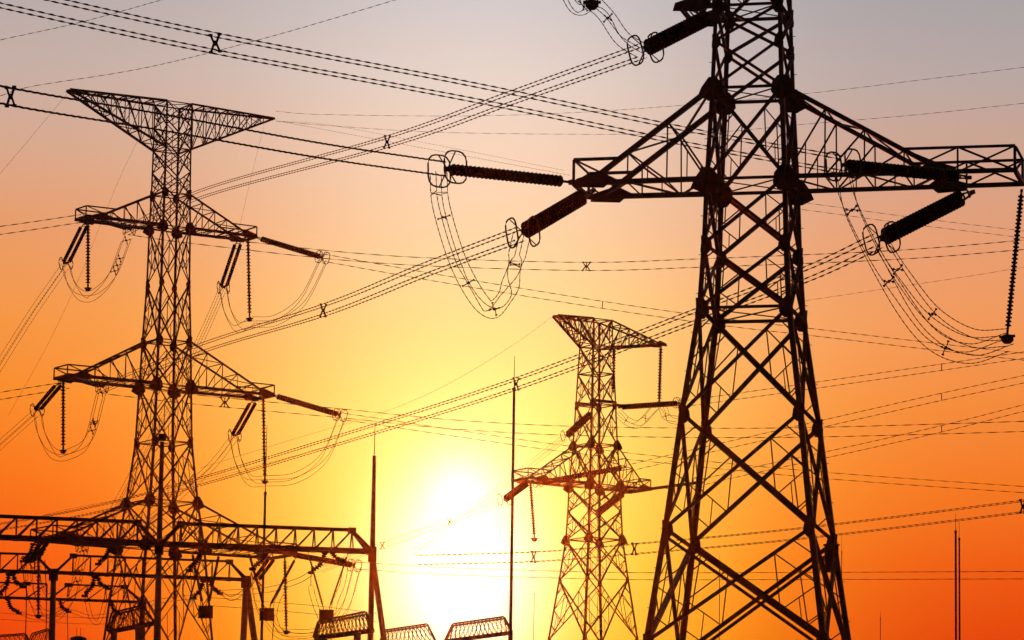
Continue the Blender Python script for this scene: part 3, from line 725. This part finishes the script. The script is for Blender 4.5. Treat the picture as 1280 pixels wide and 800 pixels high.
girder('low lattice girder seen through the foot of the left pylon', (134, 789), (140, 766), (178, 757), (192, 778), 210, 9, (141, 172))

# ------------------------------------------------------------------ gantry insulators and line traps
SG = 'short insulator strings on the gantries'
def curved(label, pts, Y, r=.16, n=9):
    path = smooth([W(x, y, Y) for x, y in pts], .05); P0 = path[0]; t = thing('insulator_string', label, 'insulator', P0, SG)
    m = MB(); T_ = sum((path[i+1] - path[i]).length for i in range(len(path) - 1)); st = T_ / n; acc = 0
    nx = st * .2
    for i in range(len(path) - 1):
        acc += (path[i+1] - path[i]).length
        if acc >= nx:
            d = (path[i+1] - path[i]).normalized()
            m.lathe(path[i], path[i] + d * st * .9, [(0, r * .35), (st * .1, r * .6), (st * .35, r), (st * .6, r * .8), (st * .9, r * .4)], 10); nx += st
    m.tube(path, r * .4, 6); obj('disc_string', m, 'glaze', t)
    m = MB(); e = path[-1]; m.box(e - Vector((r, 0, r * .5)), e + Vector((r, 0, -r * .5)), r * .8); obj('clamp', m, 'plate', t)
    m = MB(); m.box(P0 - Vector((r, 0, 0)), P0 + Vector((r, 0, 0)), r * .7); obj('hanger_link', m, 'plate', t)
for lab, pts, Y, r in (
    ('leftmost of three parallel short strings under the nearest gantry beam at the far left', [(41, 680), (37, 692), (28, 700)], 196, .13),
    ('middle of three parallel short strings under the nearest gantry beam at the far left', [(47, 681), (43, 692), (37, 700)], 197, .13),
    ('right of three parallel short strings under the nearest gantry beam at the far left', [(57, 681), (53, 691), (48, 698)], 197, .13),
    ('short curved string under the nearest gantry beam, left of the left pylon legs', [(137, 684), (132, 696), (123, 703)], 198, .16),
    ('short curved string under the nearest gantry beam, left of the slim mast', [(252, 691), (246, 702), (237, 711)], 199, .18),
    ('short curved string under the nearest gantry beam, touching the slim mast', [(331, 693), (326, 702), (316, 709)], 199, .18),
    ('short curved string left of the line trap strings under the nearest gantry end', [(406, 691), (401, 705), (389, 714)], 200, .16),
    ('short string curving right under the nearest gantry beam end', [(413, 688), (421, 698), (433, 701)], 200, .16),
    ('leftmost short curved string under the second gantry beam', [(11, 718), (8, 733), (0, 741)], 256, .2),
    ('short string curving right under the second gantry beam, left of its column', [(16, 716), (20, 728), (29, 732)], 257, .2),
    ('short curved string under the second gantry beam, near the left pylon leg', [(118, 721), (115, 733), (106, 743)], 258, .2),
    ('short string curving right under the second gantry beam, near the left pylon leg', [(122, 719), (126, 731), (136, 734)], 258, .2),
    ('short curved string under the second gantry beam, above the leftmost line trap', [(254, 726), (250, 738), (242, 746)], 259, .2),
    ('short string curving right under the second gantry beam, beside the leftmost line trap', [(262, 724), (266, 735), (275, 740)], 259, .2),
    ('leftmost short string curving right under the third gantry beam', [(10, 749), (14, 760), (24, 765)], 317, .22),
    ('short string curving right under the third gantry beam, right of the second gantry column', [(75, 750), (78, 760), (86, 763)], 318, .22),
    ('short string curving right under the third gantry beam beside its column', [(139, 752), (142, 762), (150, 766)], 319, .22)):
    curved(lab, pts, Y, r)
for nm, x, y, Y, tops in (('leftmost line trap drum, hanging against the left pylon foot', 257, 765, 215, ((240, 690), (274, 692))),
                    ('middle line trap drum, hanging beside the slim mast', 333.5, 768, 205, ((312, 694), (370, 697))),
                    ('rightmost line trap drum, hanging before the low lattice girder', 408, 770, 200, ((385, 690), (435, 692)))):
    p = W(x, y, Y); k = Y / F; t = thing('line_trap', nm, 'line trap', p, 'line traps under the nearest gantry')
    m = MB(); m.lathe(p - Vector((0, 0, 7 * k)), p + Vector((0, 0, 7 * k)), [(0, 8.6*k), (.4*k, 9.2*k), (13.5*k, 9.2*k), (14*k, 8.6*k)], 20); obj('drum', m, 'plate', t, False)
    m = MB()
    for q in (-7.4, 7.4): m.box(p + Vector((-9.6*k, 0, q*k)), p + Vector((9.6*k, 0, q*k)), 1.2*k)
    for q in (-7.4, 7.4): m.box(p + Vector((0, -9.6*k, q*k)), p + Vector((0, 9.6*k, q*k)), 1.2*k)
    m.box(p + Vector((-4*k, 0, 7*k)), p + Vector((-4*k, 0, 11.5*k)), 1.1*k); m.box(p + Vector((4*k, 0, 7*k)), p + Vector((4*k, 0, 11.5*k)), 1.1*k)
    obj('end_frame', m, 'steel', t)
    for s_, tp, w in zip((-1, 1), tops, ('left', 'right')):
        istring('%s sloping string carrying the %s' % (w, nm.split(',')[0]), (tp[0], tp[1], 200), (x + 4 * s_, y - 11, Y), 24, .075, name='insulator_string', group=SG, lead=.06)
# slack droppers under the gantries
def slack(label, pts, n=2, sep=.25, r=.02): bundle(label, pts, n, sep, r, .6, .3, (), 'dropper_wires', sepv=sep, grp='slack wires around the gantries')
slack('slack wire loop right of the rightmost line trap', [(433, 702, 200), (428, 730, 200), (417, 762, 200), (412, 830, 200)])
slack('slack wire loop left of the rightmost line trap', [(389, 715, 200), (389, 735, 200), (394, 755, 200), (402, 775, 200)])
slack('slack wires dropping between the middle and rightmost line traps', [(358, 706, 205), (354, 735, 205), (344, 762, 205), (338, 830, 205)])
slack('slack wire loop sagging below and right of the middle line trap', [(342, 770, 205), (352, 790, 205), (380, 795, 205), (402, 790, 205)])
slack('slack wires under the three parallel strings at the far left', [(30, 702, 230), (33, 740, 230), (31, 830, 230)])
slack('slack wires dropping left of the second gantry column', [(56, 700, 240), (58, 750, 240), (57, 830, 240)])
slack('slack wires sagging between the second gantry strings left of the left pylon', [(107, 744, 255), (114, 772, 255), (124, 776, 255), (136, 735, 255)])
slack('long slack wires sagging under the third gantry beam', [(24, 766, 300), (50, 773, 300), (86, 764, 300), (112, 771, 300), (150, 767, 300)])
slack('slack wires dropping right of the second gantry left column', [(84, 765, 300), (85, 800, 300), (84, 830, 300)])
slack('level wires between the left pylon foot and the rightmost line trap', [(262, 752, 250), (330, 757, 245), (400, 763, 240), (470, 772, 235)], 2, .5)
slack('slack wires rising from the second gantry end to the nearest gantry string', [(275, 741, 255), (330, 738, 235), (370, 727, 215), (390, 716, 202)], 2, .3)
slack('slack wires swinging from the three parallel strings to the second gantry column', [(48, 700, 225), (52, 730, 235), (60, 745, 245), (66, 738, 256)])
slack('slack wires drooping under the second gantry between the left pylon legs', [(150, 728, 250), (172, 758, 250), (196, 752, 250), (238, 746, 256)])
slack('slack wires swinging up to the nearest gantry left of the leftmost line trap', [(236, 712, 205), (228, 738, 220), (236, 756, 235), (243, 746, 256)])
slack('slack wires hanging between the slim mast string and the splayed column pair', [(316, 710, 202), (308, 735, 215), (290, 748, 235), (276, 741, 255)])
slack('level wires crossing low behind the left gantry column at the bottom left', [(-30, 768, 320), (60, 774, 320), (130, 776, 320), (178, 770, 320)], 2, .5)
# rounded switchgear cap with two short rods at the bottom left
p = W(98, 796, 240); k = 240 / F
t = thing('switchgear', 'dark round-topped switchgear with two thin rods at the bottom edge', 'switchgear', (p.x, p.y, 0))
m = MB(); m.lathe((p.x, p.y, 0), (p.x, p.y, p.z), [(0, 8*k), (p.z - 4*k, 8*k), (p.z - 3.9*k, 11*k), (p.z - k, 9.5*k), (p.z + .6*k, 5*k), (p.z + 1.2*k, .5*k)], 18); obj('tank', m, 'plate', t)
for q in (-2.2, 2.6):
    m = MB(); m.cyl((p.x + q*k, p.y, p.z - k), (p.x + q*k, p.y, p.z + 11*k), .3*k, n=6); obj('rod', m, 'steel', t)
print('camera', cam.matrix_world.translation, 'sun el', math.degrees(sun_el), 'objects', len(bpy.data.objects))
